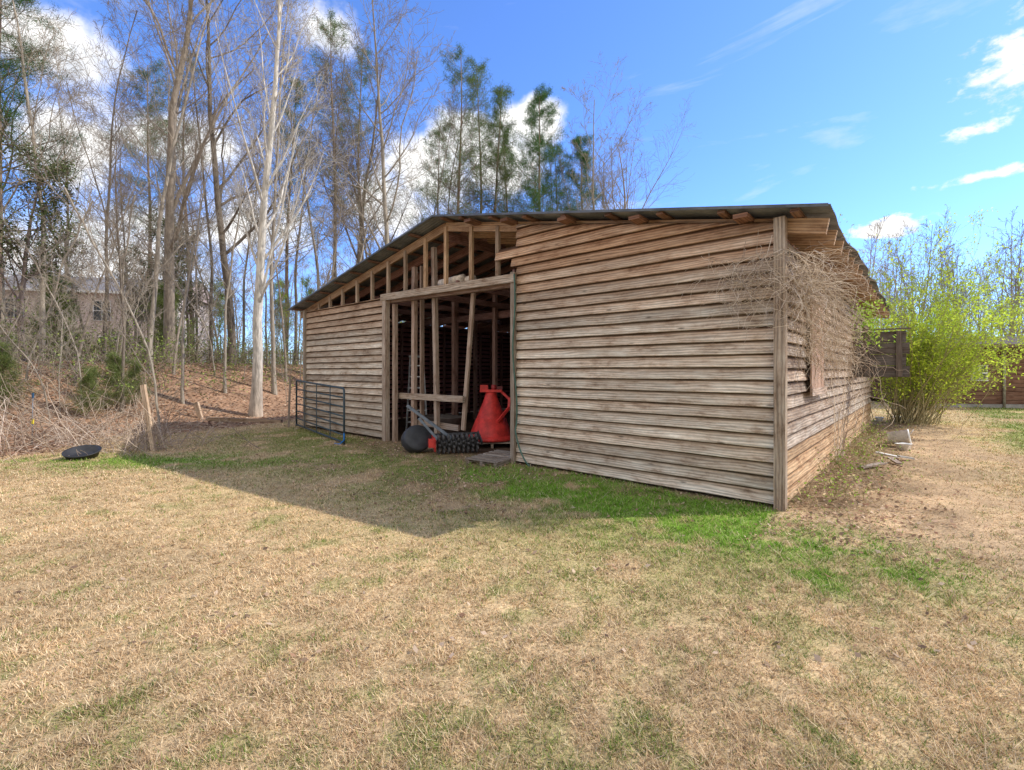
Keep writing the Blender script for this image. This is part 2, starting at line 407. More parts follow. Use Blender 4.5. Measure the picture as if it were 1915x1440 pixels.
one('cross_board',(-7.3,.35,.45),(-5.9,.35,.42),.05,.12,(.42,.33,.27))
for p,q in (((-9.2,3.2),(-9.15,3.2)),((-7.4,3.0),(-7.4,3.0)),((-5.9,3.1),(-5.9,3.1)),((-4.6,3.2),(-4.6,3.2)),((-8.6,6.2),(-8.6,6.2)),((-6.4,6.2),(-6.4,6.2)),((-3.8,6.0),(-3.8,6.0)),((-4.9,1.4),(-4.3,1.4)),((-5.5,4.5),(-5.5,4.5)),((-7.0,4.6),(-7,4.6)),((-7.9,2.0),(-7.9,2.0)),((-9.8,4.6),(-9.8,4.6))):
    one('interior_post',(p[0],p[1],0),(q[0],q[1],RT(p[0])-.15),.1,.1,(.40,.25,.21),(0,1,0))
one('loft_beam',(-11.8,3.15,3.1),(-.1,3.1,3.1),.05,.18,SD)
one('loft_beam',(-11.8,6.2,3.1),(-.1,6.2,3.1),.05,.18,SD)
for k in range(6): one('loft_joist',(-11.7+k*1.5,.1,3.32),(-11.7+k*1.5,6.3,3.32),.05,.14,SD)
def roof(sg):
    nb=150;ys=np.linspace(-.31,WD+.2,nb*6+1);xe=.52 if sg else -12.42
    xs=np.linspace(-5.95,xe,9)
    Yg,Xg=np.meshgrid(ys,xs,indexing='ij')
    w=.011*np.sin((Yg+.31)*2*math.pi/.078)+.02*(vnoise(Yg*.7,Xg*.9)-.5)
    Z=3.38+.2*(5.95-np.abs(Xg+5.95))+.058+w
    Xg=Xg+(vnoise(Yg*1.3+3*sg,Yg*0)-.5)*.07*(np.abs(Xg-xe)<.01)
    V=np.stack([Xg,Yg,Z],-1).reshape(-1,3);n=9;i=(np.arange(len(ys)-1)[:,None]*n+np.arange(n-1)[None]).ravel()
    return part('roof_slope',mk('roof_slope',V,np.stack([i,i+1,i+n+1,i+n],1),ROOF,smooth=True),barn)
roof(0);roof(1)
q=B()
for sg in (0,1):
    xe=.52 if sg else -12.42
    q.box((-5.95,-.315,RT(-5.95)+.052),(xe,-.315,RT(xe)+.052),.006,.034,(.13,.135,.14))
part('roof_edge',q.mesh('roof_edge',vmat('roof_edge_metal',.5,4,.5,1.5,metal=.5)),barn)
def onep(name,a,b,w,h,c,par,up=(0,0,1)):
    q=B();q.box(a,b,w,h,c,up,.25);return part(name,q.mesh(name,WOOD),par)
SY=6.9
q=B()
for k in range(4):
    q.box((.1,SY+.02*(k%2),1.58+k*.25),(1.02-.06*(k%2),SY+.02*(k%2)+.03,1.58+k*.25),.025,.24,(.13,.115,.11))
sh=part('shutter',q.mesh('shutter',WOOD),barn,'dark board shutter swung fully open')
onep('batten',(.3,SY-.04,1.47),(.3,SY-.04,2.45),.1,.02,(.13,.11,.10),sh,(0,1,0));onep('batten',(.85,SY-.02,1.47),(.85,SY-.02,2.45),.1,.02,(.13,.11,.10),sh,(0,1,0))
onep('batten',(.08,SY+.0,2.50),(1.04,SY+.02,2.50),.12,.03,(.17,.15,.14),sh)
wn=B()
wn.box((.082,SY+.05,1.5),(.082,SY+1.0,1.5),.05,.07,(.3,.22,.18));wn.box((.082,SY+.05,2.6),(.082,SY+1.0,2.6),.05,.07,(.3,.22,.18))
wn.box((.086,SY+.05,2.05),(.086,SY+1.0,2.05),.02,1.02,(.02,.018,.017))  # near-black panel over the boards paints the shade inside the opening
part('window',wn.mesh('window',WOOD),barn,'unglazed window with board trim, dark inside painted on a panel')
wn=B()
for k in range(4): wn.box((.092,1.55+k*.26,1.35),(.092,1.55+k*.26,2.55),.02,.24,(.52,.36,.28),(0,1,0))
wn.box((.11,1.35,2.6),(.11,2.6,2.6),.03,.1,(.46,.36,.3));wn.box((.11,1.35,1.3),(.11,2.6,1.3),.03,.1,(.46,.36,.3))
part('boarded_window',wn.mesh('boarded_window',WOOD),barn,'window covered with reddish upright boards')
# ------------------------------------------------------------------ things about the barn
def lw(lx,ly,z=0):
    a,b=to_world(lx,ly);return (a,b,z)
q=B();pts=[]
for k in range(40):
    t=k/39
    if t<.75:
        u=t/.75;pts.append((-4.0+.03*math.sin(u*9)+.02*u,-.11-.02*math.sin(u*5),3.25-u*2.6))
    else:
        u=(t-.75)/.25;pts.append((-3.98+.42*u**1.3,-.11-.12*u,.65-.62*math.sin(u*1.35)))
q.tube(pts,.014,8,(.06,.12,.09))
o=thing('garden_hose','dark green hose hanging down beside the door opening','hose',(CX,CY,0),BROT,mesh=q.mesh('garden_hose',PLAST,True))
g=thing('tube_gate','blue grey tubular farm gate leaning near the barn','gate',(-6.0,13.1,H(-6.1,13.2)),math.atan2(-3.1,2.45))
TC=(.05,.075,.09);L=3.9
q=B();q.tube([(0,0,.06),(0,0,1.28),(.05,0,1.32),(L-.05,0,1.22),(L,0,1.17),(L,0,.02)],.024,8,TC)
q.tube([(0,0,.1),(L,0,.06)],.024,8,TC)
part('gate_frame',q.mesh('gate_frame',PAINT,True),g)
for k in range(5):
    q=B();z=.28+k*.20;q.tube([(0,0,z),(L,0,z-.06)],.018,8,TC);part('rail',q.mesh('rail',PAINT,True),g)
for x in (.95,2.0,3.05):
    q=B();q.box((x,-.03,.09),(x,-.03,1.27),.04,.012,TC,(0,1,0));part('brace',q.mesh('brace',PAINT),g)
q=B();q.tube([(L,0,.3),(L+.05,-.02,.12),(L-.1,-.06,.02),(L-.3,-.1,.015)],.014,6,(.02,.2,.6));part('rope',q.mesh('rope',PLAST,True),g,'bright blue rope')
q=B();q.box((0,0,-.2),(0.05,0,1.45),.05,.05,(.3,.24,.2));
thing('gate_post','thin weathered wooden post at barn corner','post',(-6.3,13.25,H(-6.3,13.2)),.3,mesh=q.mesh('gate_post',WOOD))
sx,sy=-.45,10.1
sp=thing('fertilizer_spreader','red cone hopper spreader standing upside down on pallet','spreader',(sx,sy,.13),0)
sp.scale=(1.04,1.04,1.06)
RED=(.74,.055,.045)
q=B();q.lathe([(.46,.0),(.50,.012),(.50,.05),(.475,.07),(.46,.085),(.44,.09),(.435,.11),(.31,.42),(.30,.425),(.295,.44),(.15,.80),(.12,.90),(.115,.95),(.0,.95)],Matrix(),40,RED)
part('hopper',q.mesh('hopper',PAINT,True),sp)
q=B();q.box((-.22,0,.98),(.22,.0,.98),.24,.05,RED);q.box((-.22,.0,1.05),(-.06,.0,1.05),.18,.09,RED);q.tube([(.06,0,.98),(.06,0,1.10)],.06,10,(.4,.04,.04));q.box((.12,0,1.04),(.24,0,1.04),.1,.06,(.2,.04,.04));part('base_plate',q.mesh('base_plate',PAINT),sp)
q=B();q.box((.19,-.04,.99),(.38,-.10,.82),.05,.05,RED);q.box((.38,-.10,.84),(.37,-.16,.62),.05,.05,RED);q.box((.375,-.16,.65),(.14,-.30,.38),.05,.05,RED)
part('hitch_arm',q.mesh('hitch_arm',PAINT),sp)
def pallet(label,loc,rot,tilt=0,w=1.0,col=(.3,.24,.2)):
    p=thing('pallet',label,'pallet',loc,rot,group='wooden pallets at the doorway');p.rotation_euler[0]=tilt
    q=B()
    for k in range(6): q.box((-w/2,-.42+k*.168,.11),(w/2,-.42+k*.168,.11),.1,.02,col)
    part('deck',q.mesh('deck',WOOD),p)
    for k in range(3):
        q=B();q.box((-w/2+.05+k*(w/2-.05),-.47,.05),(-w/2+.05+k*(w/2-.05),.47,.05),.05,.09,col);part('runner',q.mesh('runner',WOOD),p)
pallet('grey wooden pallet under the red spreader',(sx,sy,0.0),.1,w=1.1,col=(.5,.4,.32))
pallet('worn grey pallet lying flat beside the doorway',lw(-4.45,-.05,H(*to_world(-4.45,-.1))-.03),BROT+.12,.02,.7,(.34,.29,.25))
lr=thing('lawn_roller','black plastic drum roller with blue grey tow bar','roller',(-1.86,9.15,H(-1.86,9.2)),0)
lr.scale=(.95,.95,.88)
M=Matrix.Translation((0,0,.29))@Matrix.Rotation(math.radians(30),4,'Z')@Matrix.Rotation(math.radians(66),4,'X')
q=B();q.lathe([(0,-.10),(.05,-.10),(.06,-.085),(.12,-.08),(.20,-.085),(.225,-.13),(.27,-.135),(.29,-.11),(.298,0),(.29,.12),(.265,.15),(.11,.14),(.0,.14)],M,36,(.035,.037,.042))
part('drum',q.mesh('drum',PLAST,True),lr)
q=B();q.box((.1,-.25,.78+.0),(.55,-.15,.2),.05,.05,(.15,.18,.22));q.box((-.2,.05,1.03),(.78,-.05,.28),.055,.055,(.17,.2,.24));q.box((.3,.2,.2),(.78,-.05,.28),.04,.04,(.15,.18,.22))
part('tow_bar',q.mesh('tow_bar',PAINT),lr)
ae=thing('spike_aerator','black spiked lawn aerator drum with red end plate','aerator',(-1.05,9.1,H(-1.1,9.1)+.19),math.radians(18))
q=B();q.tube([(-.4,0,0),(.4,0,0)],.08,14,(.07,.067,.067));part('axle_drum',q.mesh('axle_drum',PAINT),ae)
for k in range(9):
    q=B();x=-.37+k*.0925
    for j in range(10):
        a=j*math.pi/5+k*.3;p=Vector((x,.07*math.cos(a),.07*math.sin(a)));e=Vector((x,.2*math.cos(a),.2*math.sin(a)))
        q.tube([p,p.lerp(e,.6),e],[.035,.028,.006],5,(.09,.085,.085))
    part('spike_wheel',q.mesh('spike_wheel',PAINT),ae)
q=B();q.box((-.46,-.2,.0),(-.46,.25,.08),.02,.22,(.6,.05,.04));q.box((-.58,-.12,.05),(-.47,-.12,.05),.10,.16,(.6,.05,.04));q.box((-.46,.22,.16),(.46,.22,.16),.04,.04,(.06,.06,.065));q.box((.46,-.1,0),(.46,.25,.16),.02,.1,(.06,.06,.065))
part('aerator_frame',q.mesh('aerator_frame',PAINT),ae)
la=thing('step_ladder','aluminium step ladder standing open inside the barn','ladder',(-2.45,12.1,0.0),.2)
AL=(.75,.76,.78)
for sgn in (-1,1):
    q=B();q.box((sgn*.26,0,0),(sgn*.16,.3,1.95),.03,.07,AL);part('front_rail',q.mesh('front_rail',METAL),la)
    q=B();q.box((sgn*.26,.85,0),(sgn*.16,.36,1.9),.03,.03,AL);part('rear_rail',q.mesh('rear_rail',METAL),la)
for k in range(6):
    q=B();z=.28+k*.29;f=z/1.95;q.box((-.26+.1*f,.3*f,z),(.26-.1*f,.3*f,z),.09,.03,AL);part('step',q.mesh('step',METAL),la)
q=B();q.box((-.2,.33,1.97),(.2,.33,1.97),.2,.05,(.5,.5,.5));part('top_cap',q.mesh('top_cap',PLAST),la)
q=B();q.tube([(-.35,0,0),(.3,.05,.03)],[.09,.10],12,(.6,.5,.4));q.tube([(-.05,.18,-.01),(.5,.12,.03)],[.07,.08],12,(.65,.55,.45))
thing('cut_log','pale cut logs stored on the header beam','log',lw(-5.95,.2,3.40),BROT,mesh=q.mesh('cut_log',BARK))
q=B();q.lathe([(0,.02),(.36,.02),(.42,.5),(.45,.52),(.43,.53),(.40,.5),(.34,.06),(0,.06)],Matrix.Diagonal((1.3,.8,1,1)),28,(.1,.08,.07))
thing('feed_trough','dark oval tub standing behind the rails','tub',lw(-7.1,.95,.02),BROT,mesh=q.mesh('feed_trough',PLAST,True))
q=B()
for k in range(7):q.box((random.uniform(-.5,.5),random.uniform(-.2,.2),0.02),(random.uniform(-.5,.5)+.3,.5,2.1+random.random()*.6),.04,.09,(.36,.25,.2))
thing('stacked_lumber','loose boards leaning upright inside the barn','lumber',lw(-5.1,4.0,0),BROT,kind=None,mesh=q.mesh('stacked_lumber',WOOD))
q=B();q.lathe([(0,.02),(.24,.02),(.28,.14),(.30,.15),(.30,.165),(.27,.16),(.23,.05),(0,.045)],Matrix.Diagonal((.9,.9,.8,1)),36,(.025,.025,.028))
x,y=-7.75,8.5
o=thing('rubber_pan','round black rubber feed pan lying on the grass','feed pan',(x,y,H(x,y)+.02),0,mesh=q.mesh('rubber_pan',PLAST,True));o.rotation_euler=(math.radians(14),math.radians(6),0)
x,y=8.15,10.2
o=thing('bucket','white plastic bucket tipped on its side','bucket',(x,y,H(x,y)+.16),0,scale=1.0)
o.rotation_euler=(math.radians(80),0,math.radians(50))
q=B();q.lathe([(0,0),(.13,0),(.15,.34),(.16,.34),(.16,.37),(.145,.37),(.125,.02),(0,.02)],Matrix(),28,(.85,.86,.85));part('bucket_body',q.mesh('bucket_body',PLAST,True),o)
q=B();q.tube([(.155*math.cos(a),.155*math.sin(a)*.9,.33+.12*math.sin(a)) for a in np.linspace(0,math.pi,12)],.004,6,(.4,.4,.4));part('bail_handle',q.mesh('bail_handle',METAL,True),o)
for k,(lx,ly,l,c,lab) in enumerate(((.65,3.5,.6,(.36,.30,.26),'short grey board lying on bare soil'),(.9,4.3,.4,(.45,.36,.3),'broken board lying on bare soil'),(.75,5.0,.35,(.8,.8,.78),'white painted board scrap on bare soil'),(1.0,4.9,.22,(.8,.8,.78),'white painted board scrap on bare soil'))):
    a=to_world(lx,ly);q=B();q.box((-l/2,0,.04),(l/2,.05,.07),.09,.025,c)
    thing('scrap_board',lab,'board',(a[0],a[1],H(*a)),BROT+1+k*.8,group='scrap boards beside the barn',mesh=q.mesh('scrap_board',WOOD))
for k,(x,y) in enumerate(((11.4,14.6),(11.9,14.2),(12.2,14.9),(8.6,10.5),(8.0,9.6))):
    q=B();q.lathe([(0,0),(.15,0),(.22,.25),(.23,.26),(.19,.24),(0,.03)],Matrix.Scale(.6,4),12,(.75,.75,.73))
    q.V=[(a+.03*math.sin(b*30),b+.03*math.sin(a*23+k),c) for a,b,c in q.V]
    thing('litter_bag','crumpled white plastic scrap on the ground','plastic scrap',(x,y,H(x,y)-.02),k,group='plastic scraps under the bush',mesh=q.mesh('litter_bag',PLAST,True))
def post(name,lab,cat,x,y,tx,ty,h,w,c):
    q=B();q.box((0,0,-.2),(tx,ty,h),w,w*.7,c,(0,1,0));thing(name,lab,cat,(x,y,H(x,y)),0,mesh=q.mesh(name,WOOD))
post('fence_post','leaning split wooden fence post amid dead brush','fence post',-7.05,9.3,-.32,.1,1.3,.085,(.46,.35,.26))
post('fence_post','short tilted board stub standing on the bank','fence post',-9.6,14.6,-.2,0,.5,.13,(.55,.41,.3))
q=B();q.tube([(0,0,0),(0.02,0,1.1)],.010,6,(.2,.2,.22));q.box((.015,0,.45),(.018,0,.56),.035,.02,(.6,.5,.05),(0,1,0));q.box((.02,0,1.0),(.02,0,1.1),.035,.02,(.05,.15,.3),(0,1,0))
thing('marker_stake','thin metal stake with yellow and blue tags','stake',(-10.1,9.9,H(-10.1,9.9)+.0),0,mesh=q.mesh('marker_stake',PAINT))
q=B();q.box((-9.4,14.5,H(-9.4,14.5)+.03),(-7.0,14.3,H(-7.0,14.3)+.03),.12,.12,(.34,.25,.18))
thing('landscape_timber','long weathered timber lying along the foot of bank','timber',mesh=q.mesh('landscape_timber',WOOD))
# ------------------------------------------------------------------ vegetation generators
def nrm(v): return v/(np.linalg.norm(v,axis=-1,keepdims=True)+1e-9)
def tubes(P,R,k):
    Bn,n,_=P.shape;T=nrm(np.gradient(P,axis=1));A=nrm(np.cross(T,np.array([.31,.52,.1])+1e-3));Q=np.cross(T,A)
    a=np.arange(k)*2*np.pi/k
    ring=P[:,:,None]+R[:,:,None,None]*(np.cos(a)[None,None,:,None]*A[:,:,None]+np.sin(a)[None,None,:,None]*Q[:,:,None])
    b=(np.arange(Bn)*n*k)[:,None,None];i=(np.arange(n-1)*k)[None,:,None];j=np.arange(k)[None,None];j2=(j+1)%k
    F=np.stack(np.broadcast_arrays(b+i+j,b+i+j2,b+i+k+j2,b+i+k+j),-1).reshape(-1,4)
    return ring.reshape(-1,3),F
def grow(S,D,L,n,wob,trop,r):
    P=[S];d=nrm(D);st=(L/(n-1))[:,None]
    for i in range(n-1):
        d=nrm(d+r.normal(0,wob,d.shape)+np.array(trop));P.append(P[-1]+d*st)
    return np.stack(P,1)
def kids(P,R,L,m,t0,t1,a0,a1,lf,r,taper=.5,rf=.6):
    Bn,n,_=P.shape
    t=t0+(t1-t0)*(np.arange(m)[None]+r.random((Bn,m)))/m;x=t*(n-1);i=np.minimum(x.astype(int),n-2);f=(x-i)
    bi=np.arange(Bn)[:,None];pos=P[bi,i]*(1-f[...,None])+P[bi,i+1]*f[...,None];tan=nrm(P[bi,i+1]-P[bi,i]);rad=R[bi,i]*(1-f)+R[bi,i+1]*f
    rv=nrm(r.normal(size=(Bn,m,3)));perp=nrm(rv-tan*(rv*tan).sum(-1,keepdims=True));an=r.uniform(a0,a1,(Bn,m))[...,None]
    D=np.cos(an)*tan+np.sin(an)*perp
    l=L[:,None]*lf*(1-taper*(t-t0)/(t1-t0+1e-6))*r.uniform(.6,1.25,(Bn,m))
    return pos.reshape(-1,3),D.reshape(-1,3),l.ravel(),(rad*rf).ravel()
def merge(L):
    V=[];F=[];o=0
    for v,f in L: V.append(v);F.append(f+o);o+=len(v)
    return np.concatenate(V),np.concatenate(F)
def rads(r0,n,tip,minr): 
    t=np.linspace(0,1,n)[None];return np.maximum(r0[:,None]*(1-t*(1-tip)),minr)
def bare(seed,Ht,r0,spec,minr=.0048):
    r=np.random.default_rng(seed)
    P=grow(np.zeros((1,3)),np.array([[spec.get('lean',0),0,1.]]),np.array([Ht]),16,spec.get('w0',.04),(0,0,.03),r)
    R=rads(np.array([r0]),16,.12,.02);R[0,0]*=1.35
    out=[tubes(P,R,9)];L=np.array([Ht]);cr=[]
    for k,(m,t0,t1,a0,a1,lf,n,sd,wob,tr,tap,rf) in enumerate(spec['lv']):
        S,D,l,rr=kids(P,R,L,m,t0,t1,a0,a1,lf,r,tap,rf)
        if k==0: rr=np.minimum(rr,r0*.42)
        P=grow(S,D,l,n,wob,(0,0,tr),r);R=rads(rr,n,.2,minr);L=l
        (out if k==0 else cr).append(tubes(P,R,sd))
    return merge(out),merge(cr),P
OAK=dict(lv=[(17,.26,.97,.5,1.0,.38,10,6,.10,.07,.55,.5),(8,.2,1,.4,.95,.42,7,4,.13,.05,.4,.5),(6,.15,1,.4,.9,.5,5,3,.15,.02,.3,.5),(3,.15,1,.4,.9,.6,3,3,.15,.0,.3,.6)],w0=.05)
SYC=dict(lv=[(22,.2,.97,.35,.75,.32,10,6,.06,.07,.6,.38),(7,.15,1,.35,.8,.45,7,4,.08,.06,.4,.5),(6,.1,1,.35,.8,.5,5,3,.1,.05,.3,.5),(3,.15,1,.3,.8,.6,3,3,.12,.03,.3,.6)],w0=.025)
SLIM=dict(lv=[(20,.32,.98,.4,.9,.24,8,5,.10,.08,.5,.38),(6,.2,1,.4,.85,.45,6,3,.12,.05,.4,.5),(5,.15,1,.4,.9,.55,4,3,.14,.03,.3,.6),(3,.15,1,.4,.9,.6,3,3,.15,0,.3,.6)],w0=.045)
FORK=dict(lv=[(10,.2,.85,.35,.7,.55,11,7,.08,.07,.4,.48),(9,.2,1,.35,.9,.38,8,4,.11,.05,.4,.5),(7,.15,1,.4,.9,.5,5,3,.13,.03,.3,.5),(3,.15,1,.4,.9,.6,3,3,.15,0,.3,.6)],w0=.05)
SAP=dict(lv=[(12,.2,.97,.4,.9,.35,6,3,.1,.06,.5,.45),(6,.2,1,.4,.9,.5,4,3,.12,.03,.3,.6),(3,.2,1,.4,.9,.6,3,3,.12,.03,.3,.6)],w0=.08)
def leaves(pts,m,rad,size,asp,pal,r,light=.5):
    n=len(pts)*m;c=np.repeat(pts,m,0)+r.normal(0,rad,(n,3));d=nrm(r.normal(size=(n,3)));e=nrm(np.cross(d,r.normal(size=(n,3))))
    s=size*(.6+.8*r.random(n))[:,None]
    V=np.stack([c-d*s,c+e*s*asp,c+d*s,c-e*s*asp],1).reshape(-1,3)
    col=np.array(pal)[r.integers(0,len(pal),n)]*(1-light+2*light*r.random(n))[:,None]
    cl=vnoise(c[:,0]*1.3+5,c[:,2]*1.3)*.9+.55;col=col*cl[:,None]
    return V,np.arange(n*4).reshape(-1,4),np.repeat(col,4,0)
def needles(pts,m,ln,wd,pal,r,sp=.10):
    n=len(pts)*m;c=np.repeat(pts,m,0)+r.normal(0,sp,(n,3));d=nrm(r.normal(size=(n,3))+np.array([0,0,.3]));e=nrm(np.cross(d,r.normal(size=(n,3))))
    l=ln*(.6+.8*r.random(n))[:,None]
    V=np.stack([c-e*wd,c+e*wd,c+d*l],1).reshape(-1,3)
    col=np.array(pal)[r.integers(0,len(pal),n)]*(.6+.8*r.random(n))[:,None]
    return V,np.arange(n*3).reshape(-1,3),np.repeat(col,3,0)
def addleaf(me_v,me_f,bark,lf,name):
    V,F,C=lf;k=len(me_v);cols=np.concatenate([np.tile(bark,(k,1)),C]);
    me=mk(name,np.concatenate([me_v,V]),[me_f,F+k],TWIG,cols)
    me.materials.append(LEAF);idx=np.zeros(len(me_f)+len(F),dtype=np.int32);idx[len(me_f):]=1
    if len(me.polygons)==len(idx): me.polygons.foreach_set('material_index',idx)
    return me
def pine(seed,Ht,r0,cs=.5,dens=14,pal=((.075,.125,.04),(.11,.17,.05),(.16,.22,.07)),lf=.17,nb=46,wd=.0075,up=.07):
    r=np.random.default_rng(seed)
    P=grow(np.zeros((1,3)),np.array([[0,0,1.]]),np.array([Ht]),16,.02,(0,0,.05),r);R=rads(np.array([r0]),16,.1,.02)
    tr=tubes(P,R,8)
    S,D,l,rr=kids(P,R,np.array([Ht]),nb,cs,.99,.8,1.5,lf,r,.75,.3)
    P1=grow(S,D,l,7,.09,(0,0,up),r);R1=rads(np.minimum(rr,.05),7,.2,.008)
    S,D,l2,rr=kids(P1,R1,l,8,.15,1,.5,1.1,.42,r,.4,.6)
    P2=grow(S,D,l2,4,.12,(0,0,.06),r);R2=rads(rr,4,.3,.005)
    cv,cf=merge([tubes(P1,R1,4),tubes(P2,R2,3)])
    pts=np.concatenate([P2[:,1:].reshape(-1,3),P1[:,-2:].reshape(-1,3)])
    return tr,(cv,cf),needles(pts,dens,.16,wd,pal,r)
TPL={}
def tpl(key,trunk,crown):
    TPL[key]=(trunk,crown)
BR=dict(oak=(.27,.225,.18),slim=(.30,.26,.21),dark=(.17,.14,.11),syc=(.54,.50,.44))
TW=dict(oak=(.28,.235,.19),slim=(.31,.265,.21),dark=(.23,.19,.15),syc=(.45,.41,.355))
def mkbare(key,seed,Ht,r0,spec,c):
    (tv,tf),(cv,cf),_=bare(seed,Ht,r0,spec)
    tc=np.tile(BR[c],(len(tv),1)).astype(float)
    if c=='syc':
        f=ss(.2,2.5,tv[:,2])[:,None];tc=tc*f+np.array([.40,.33,.27])*(1-f)
    tpl(key,mk(key+'_trunk',tv,tf,BARK,tc,smooth=True),mk(key+'_crown',cv,cf,TWIG,np.array(TW[c])))
mkbare('oak1',1,19,.22,FORK,'oak');mkbare('oak2',2,18,.18,OAK,'dark');mkbare('syc',3,16,.175,SYC,'syc')
mkbare('slim1',4,18,.10,SLIM,'slim');mkbare('slim2',5,17,.09,SLIM,'dark');mkbare('oak3',9,17,.13,OAK,'slim');mkbare('slim3',6,16,.08,SLIM,'oak')
for k,sd in enumerate((31,32,33)): mkbare('sap%d'%k,sd,5.5,.025,SAP,'slim')
def mkpine(key,seed,Ht,r0,**kw):
    (tv,tf),(cv,cf),nd=pine(seed,Ht,r0,**kw)
    tpl(key,mk(key+'_trunk',tv,tf,BARK,np.array((.26,.19,.145)),smooth=True),addleaf(cv,cf,(.22,.165,.125),nd,key+'_crown'))
mkpine('pine1',41,20,.15,cs=.36,dens=11,nb=66);mkpine('pine2',42,19,.18,cs=.28,dens=24,nb=84,lf=.19,pal=((.055,.125,.045),(.075,.16,.05),(.125,.22,.065)))
mkpine('pine3',43,17,.14,cs=.34,dens=13,lf=.17,nb=64)
mkpine('cedar',44,3.2,.05,cs=.03,dens=13,lf=.42,nb=36,wd=.006,up=.12,pal=((.13,.18,.055),(.17,.22,.07),(.24,.27,.1)))
def mkleafy(key,seed,Ht,r0,spec,pal,m,size,rad,bark):
    (tv,tf),(cv,cf),P=bare(seed,Ht,r0,spec);r=np.random.default_rng(seed)
    pts=P[:,-2:].reshape(-1,3)
    lf=leaves(pts,m,rad,size,.5,pal,r)
    tpl(key,mk(key+'_trunk',tv,tf,BARK,np.array(bark),smooth=True),addleaf(cv,cf,bark,lf,key+'_crown'))
YG=((.40,.53,.06),(.50,.60,.09),(.32,.45,.06))
mkleafy('leafy1',51,9,.07,SLIM,YG,2,.045,.16,(.2,.16,.13))
mkleafy('ever1',52,8,.12,OAK,((.09,.12,.05),(.13,.16,.06),(.2,.21,.11)),1,.055,.14,(.18,.14,.12))
def tree(key,name,k,dep,sc=1,rot=0,lab='',cat='tree',group=None,zs=1):
    x=k*dep;o=thing(name,lab,cat,(x,dep,H(x,dep)-.05),rot,group);o.scale=(sc,sc,sc*zs)
    part('trunk',TPL[key][0],o);part('crown',TPL[key][1],o);return o
WB='bare trees in the wood';WP='pine trees in the wood'
tree('syc','sycamore_tree',-.545,16,1.02,.4,'pale barked leafless sycamore at foot of bank')
tree('oak1','bare_tree',-.725,19.5,1.0,3.2,'large leafless tree with forked spreading limbs',group=WB)
tree('oak2','bare_tree',-.597,21.5,1.0,2.2,'dark trunked leafless tree on the bank crest',group=WB)
tree('oak3','bare_tree',-.255,24,1.32,.5,'tall leafless tree behind barn roof',group=WB)
lst=[('slim1',-.505,19,.9,.3),('slim2',-.64,24,1,1.3),('slim1',-.77,17,.9,2.1),('slim2',-.87,18,.8,3),('slim1',-1.0,16,.85,4),('oak3',-1.08,18,.9,1),
('slim2',-.46,26,1.0,4),('slim1',-.40,24,.95,5),('oak2',-.34,30,1.05,3),('slim2',-.30,25,.95,.6),('slim1',-.2,32,1.05,1.7),('slim2',-.82,27,.8,1.9),
('oak3',-.95,25,.85,.2),('slim1',-.57,30,.9,.8),('slim1',.02,36,1.05,2.2),('oak3',.2,30,1.1,1.2),('oak1',.235,34,.98,5),('slim2',.10,38,1.15,.9),('slim2',-.15,30,1.05,2.6),
('slim1',-.70,15.5,.5,1),('slim2',-.83,13.5,.5,2),('slim1',-.35,21,.65,2),('slim2',-.52,23,.6,.3),('oak1',.33,45,.6,1.4),('slim1',-.61,17.5,.55,.9),
('slim3',-.67,21,.7,1),('slim3',-.9,22,.7,3),('slim3',-.43,22,.65,6),('slim3',-.62,27,.8,2.5),('slim3',-.93,14,.5,5.5),('slim3',.24,33,1.05,.4),('oak3',.17,36,1.05,4),('slim3',-.25,33,1.1,2),('slim3',-.72,17.5,.6,.2),('slim3',-.02,29,.85,1),('slim1',.15,31,.95,3.3),('slim3',.07,32,.95,2),('slim3',-.79,23,.85,2),('slim3',-.48,21,.7,1.2),('slim2',-.38,28,1.05,2.2)]
for key,k,d,s,r in lst: tree(key,'bare_tree',k,d,s,r,'leafless grey brown woodland tree',group=WB)
for key,k,d,s,r,l in (('pine1',-.112,30,1.1,0,'tall thin pine with sparse needles'),('pine1',-.080,33,1.16,2,'tall thin pine with sparse needles'),('pine3',-.045,31,1.2,2,'tall thin pine with sparse needles'),('pine2',.05,31,1.06,1,'full green pine behind the barn'),('pine2',.145,32,.93,2,'full green pine behind the barn'),('pine3',.10,33,1.05,4,'tall thin pine with sparse needles'),('pine3',0.0,34,1.15,5,'tall thin pine with sparse needles'),
   ('pine1',-.385,28,1.05,3,'tall thin pine with sparse needles'),('pine2',-1.10,17,.85,1,'green pine at edge of wood'),('pine3',-.77,30,1.1,1,'tall thin pine with sparse needles'),('pine3',-.48,30,1.1,3,'tall thin pine with sparse needles'),('pine1',-.31,34,1.15,5,'tall thin pine with sparse needles'),('pine1',-.68,27,.9,5,'tall thin pine with sparse needles'),('pine3',-.16,36,1.1,1,'tall thin pine with sparse needles')):
    tree(key,'pine_tree',k,d,s,r,l,'pine tree',WP)
for k,d,s,r in ((-.90,12.5,.42,0),(-.84,13.5,.5,2),(-.80,14.2,.42,1),(-1.08,11.5,.5,3),(-.97,17,.9,4),(-.73,20,1.0,2)):
    tree('cedar','cedar_shrub',k,d,s,r,'small olive green cedar on the bank','shrub','cedars on the bank')
for key,k,d,s,r in (('leafy1',-.215,22,.78,0),('leafy1',-.48,27,.5,2),('leafy1',-.50,32,.6,4),('leafy1',-.42,28,.55,1),('leafy1',-.62,33,.6,3),('leafy1',-.30,30,.6,3)):
    tree(key,'leafing_tree',k,d,s,r,'slender tree with fresh yellow green leaves','tree','small trees in spring leaf')
